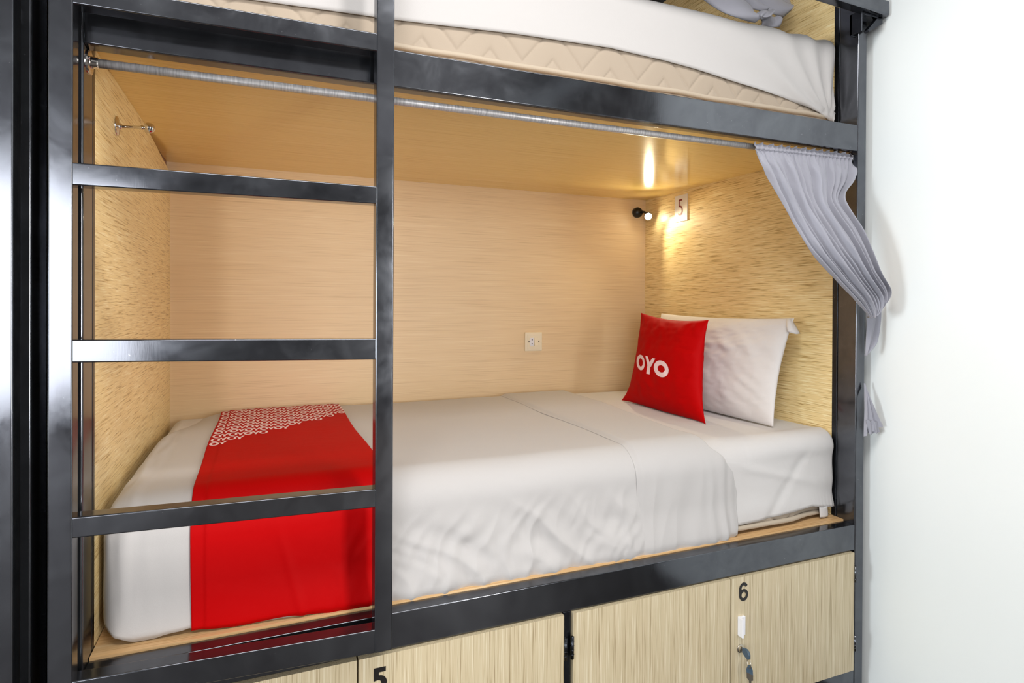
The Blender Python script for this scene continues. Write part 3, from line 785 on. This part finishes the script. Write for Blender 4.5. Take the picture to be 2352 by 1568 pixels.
# ------------------------------------------------------------------ curtain rod
YRD = 1.365; ZRD = .4585
rod = thing('curtain_rod', 'ribbed metal curtain rod across the top of the lower niche', 'curtain rod', (.7, YRD, ZRD-.01))
rr = MB().tube([(XL+.012, YRD, ZRD-.003), (XR-.012, YRD, ZRD+.004)], .0086, 24); rr.build('rod', MT['galv'], rod, smooth=True)
for sx, x in ((1, XL), (-1, XR)):
    MB().lathe((x, YRD, ZRD+(-.003 if sx > 0 else .004)), (sx, 0, 0), [(0, .024), (.0025, .0235), (.004, .018), (.004, .0115), (.014, .0105), (.016, .009)], 28).build('end_flange', MT['chrome'], rod, smooth=False, label='chrome end flange')
    for s_ in (-1, 1):
        MB().lathe((x+sx*.004, YRD+s_*.0165, ZRD), (sx, 0, 0), [(0, .0035), (.0015, .003), (.002, .0)], 12).build('screw', MT['chrome'], rod)

# ------------------------------------------------------------------ tied-back curtain
cur = thing('grey_curtain', 'grey curtain gathered on the rod and tied back around the right post', 'curtain', (1.6, 1.33, -.2))
rowsL = [px(1722, 331, YRD-.006), px(1728, 352, YRD-.010), px(1752, 410, 1.350), px(1800, 500, 1.33), px(1848, 580, 1.30), px(1912, 645, 1.28), px(1962, 697, 1.268), px(1990, 728, 1.262)]
rowsR = [px(1962, 357, YRD-.004), px(1958, 375, YRD-.006), px(1946, 418, 1.355), px(1924, 468, 1.335), px(1972, 548, 1.285), px(2003, 618, 1.256), px(2031, 672, 1.247), px(2001, 724, 1.256)]
NG = 26
FOLDS = [(.03, .035), (.12, .05), (.20, .03), (.29, .055), (.37, .03), (.45, .05), (.55, .04), (.63, .055), (.72, .035), (.80, .05), (.90, .045), (.98, .03)]
def fold_h(s, t):
    """irregular rounded ridges with narrow creases between them; some merge on the way down"""
    q = s+.018*nz(s*5, t*3, 2)+.03*(t-.2)*math.sin(s*8)
    h = 0
    for i, (c, wd) in enumerate(FOLDS):
        if i % 3 == 2: wd = wd*(1-.6*sm(.35, .7, t))
        d = (q-c)/wd
        h = max(h, math.exp(-abs(d)**2.2)*(.75+.25*math.sin(i*2.4)))
    return h
def cur_pt(s, t):
    L = crom(rowsL, t); R = crom(rowsR, t)
    p = L.lerp(R, s)
    row = (R-L); wd = row.length; row = row/(wd+1e-9)
    dn = (crom(rowsL, min(1, t+.01)).lerp(crom(rowsR, min(1, t+.01)), s)-p); dn = dn/(dn.length+1e-9)
    nrm = row.cross(dn); nrm = nrm/(nrm.length+1e-9)
    if nrm.y > 0: nrm = -nrm
    ph = s*NG*2*PI+1.4*math.sin(s*19)+nz(s*9, t*14)*1.2
    if t < .11:   # rod pocket: tight gathers round the rod
        k = t/.11
        body = .013-.004*math.sin(min(1, k*1.15)*PI)
        pk = .5+.5*math.sin(ph); pk = pk**.7
        return p+Vector((0, -body-.0065*pk, .0035*math.sin(ph*.5+1)*(1-k)))+row*.0025*math.cos(ph)
    k = sm(.11, .26, t)
    a = (1-k)*(.5+.5*math.sin(ph))*.0065+k*(fold_h(s, t)*.027*(1-.4*sm(.55, 1, t)))
    a += k*.004*nz(s*11, t*8, 3)+k*.003*nz(s*25-t*10, t*9, 6)
    bell = .018*math.sin(min(1, max(0, s))*PI)*sm(.2, .7, t)
    return p+nrm*(a+bell+.008*k)+Vector((0, -.009*(1-k), 0))+row*.003*math.cos(ph)*(1-k)
cm = MB().grid(lambda u, v: cur_pt(u, v), 520, 150)
cm.build('curtain_cloth', MT['grey'], cur, smooth=True, solid=.0012)
# knot and loop over the post edge
def lump(name, path, rad, par=cur, ripple=.12, seg=28, fold=4, mat=None):
    P = [Vector(p) for p in path]; n = 40
    m = MB(); pts = [crom(P, i/n) for i in range(n+1)]; R = [interp(rad, i/n) for i in range(n+1)]
    m.tube(pts, R, seg)
    for i, v in enumerate(m.v):
        r = (i // seg); k = i % seg
        c = pts[min(r, n)]; d = v-c; f = 1+ripple*math.sin(fold*2*PI*k/seg+r*.12)+ripple*.8*nz(k*.5, r*.2, 3)
        d = Vector((d.x, d.y*.7, d.z)); m.v[i] = c+d*f
    return m.build(name, mat or MT['grey'], par, smooth=True)
lump('knot_loop', [px(1992, 640, 1.262), px(2012, 652, 1.252), px(2020, 674, 1.250), px(2014, 698, 1.252), px(2003, 718, 1.262)], [(0, .010), (.3, .017), (.7, .017), (1, .008)], fold=5, ripple=.16)
# hanging end below the knot, and the lower end of the cloth beside the wall
def strip(name, Lp, Rp, folds, amp, nv=40, nu=60):
    def fn(u, v):
        L, R = crom(Lp, v), crom(Rp, v); p = L.lerp(R, u)
        w = math.sin(u*folds*2*PI+1.3*v); tri = abs(((u*folds+.3*v) % 1)*2-1)*2-1
        return p+Vector((0, amp*tri*(.4+.6*v)-.0, .002*w))
    MB().grid(fn, nu, nv).build(name, MT['grey'], cur, smooth=False, solid=.0014)
strip('hanging_end', [px(1991, 716, 1.283), px(1992, 750, 1.283), px(1989, 790, 1.285), px(1987, 818, 1.287)], [px(2023, 702, 1.279), px(2022, 735, 1.279), px(2012, 785, 1.282), px(1991, 812, 1.285)], 1.3, .006)
strip('cloth_tail', [px(1986, 880, 1.318), px(1987, 930, 1.306), px(1985, 975, 1.300), px(1983, 1003, 1.298)], [px(1988, 892, 1.318), px(2003, 925, 1.296), px(2018, 955, 1.284), px(2030, 976, 1.276)], 2.6, .006)
strip('cloth_tail', [px(1990, 965, 1.292), px(1994, 985, 1.292), px(1996, 998, 1.291)], [px(2014, 968, 1.282), px(2018, 982, 1.280), px(2021, 993, 1.279)], 2, .004)
# strands passing behind the post between knot and tail
MB().grid(lambda u, v: Vector((XR+.0385+.006+.010*u, 1.335+.02*math.sin(u*6)*.3+.03*u, lerp(-.02, -.20, v))), 8, 20).build('curtain_behind_post', MT['grey'], cur, smooth=True, solid=.0015)

# ------------------------------------------------------------------ small fittings in the niche
hk = thing('wall_hook', 'chrome ball hook on the left wood panel', 'hook', (XL, 1.6, .396))
MB().lathe((XL, 1.597, .396), (1, 0, 0), [(0, .0225), (.0015, .0225), (.004, .019), (.005, .007), (.009, .0065), (.011, .0045)], 32).build('hook_plate', MT['chrome'], hk, smooth=True)
MB().lathe((XL+.010, 1.597, .396), (1, .03, .06), [(0, .0035), (.036, .0035), (.038, .005), (.042, .005), (.044, .003)], 16).build('hook_stem', MT['chrome'], hk, smooth=True)
b = MB(); b.lathe((XL+.052, 1.598, .399), (1, 0, 0), [(.0125*(1-math.cos(a*PI/12)), .0125*math.sin(a*PI/12)) for a in range(13)], 24)
b.build('hook_ball', MT['chrome'], hk, smooth=True)

sg = thing('number_sign', 'small white sign with a dark red 5 on the right wood panel', 'sign', (XR, 2.177, .36))
MB().box(XR-.003, XR-.0002, 2.134, 2.221, .3608, .479).build('sign_plate', MT['sign'], sg, bevel=.0012)
place_glyph('5', -.012, lambda a, b, t: (XR-.0036+.0006*t, 2.196-.030*a, .388+.072*b), 'number', MT['dred'], sg)

sk = thing('power_socket', 'cream power socket and switch plate on the back panel', 'socket', (1.129, YB, -.222))
cx_, cz_ = 1.129, -.1795
MB().box(cx_-.0425, cx_+.0425, YB-.009, YB, cz_-.0425, cz_+.0425).build('face_plate', MT['cream'], sk, bevel=.004)
MB().box(cx_-.031, cx_+.036, YB-.0105, YB-.0088, cz_-.034, cz_+.034).build('inner_frame', MT['cream'], sk, bevel=.001)
MB().box(cx_-.0195, cx_-.0015, YB-.013, YB-.0104, cz_-.018, cz_+.018).build('socket_insert', MT['wplastic'], sk, bevel=.0006)
MB().prism([(YB-.0104, cz_-.018), (YB-.0175, cz_-.018), (YB-.0125, cz_+.018), (YB-.0104, cz_+.018)], 'x', cx_+.0005, cx_+.0185).build('rocker_switch', MT['cream'], sk, bevel=.0006)
for z in (-.009, .009): MB().lathe((cx_-.0105, YB-.0129, cz_+z), (0, -1, 0), [(0, .0028), (.0004, .0028)], 14).build('socket_hole', MT['hole'], sk)
for x in (-.0245, .0245): MB().lathe((cx_+x, YB-.0104, cz_), (0, -1, 0), [(0, .0028), (.0005, .0026)], 14).build('screw', MT['hole'], sk)

lp = thing('reading_lamp', 'small black reading lamp glowing in the far right corner of the niche', 'lamp', (1.676, YB, .405))
MB().lathe((1.678, YB, .433), (0, -1, 0), [(0, .025), (.012, .025), (.022, .021), (.029, .012), (.031, .0)], 28).build('lamp_base', MT['black'], lp, smooth=True)
MB().tube([(1.682, 2.425, .433), (1.690, 2.405, .432), (1.695, 2.390, .424), (1.695, 2.38, .414)], .0055, 12).build('lamp_neck', MT['black'], lp, smooth=True)
hdir = Vector((-.42, -.72, -.42)).normalized(); hc = Vector((1.694, 2.378, .414))
MB().lathe(hc-hdir*.008, hdir, [(0, .006), (.003, .013), (.012, .0165), (.030, .0180), (.030, .0165), (.024, .0160), (.024, .0)], 28).build('lamp_shade', MT['black'], lp, smooth=False)
em = NT('lamp_glow'); em.b.inputs['Emission Color'].default_value = (1, .93, .70, 1); em.b.inputs['Emission Strength'].default_value = 45; em.set(Base_Color=(1, 1, 1))
MB().lathe(hc+hdir*.016, hdir, [(0, .0158), (.006, .0158), (.011, .012), (.0145, .006), (.0155, 0)], 24).build('bulb', em.m, lp, smooth=True, label='glowing warm bulb')
d = bpy.data.lights.new('reading_lamp_light', 'SPOT'); d.energy = 4.5; d.spot_size = math.radians(130); d.spot_blend = .35; d.shadow_soft_size = .012; d.color = (1, .87, .58)
o = bpy.data.objects.new('reading_lamp_light', d); COL.objects.link(o)
o.location = hc+hdir*.036+Vector((0, 0, H)); o.rotation_euler = Vector((-.50, -.70, -.50)).to_track_quat('-Z', 'Y').to_euler()
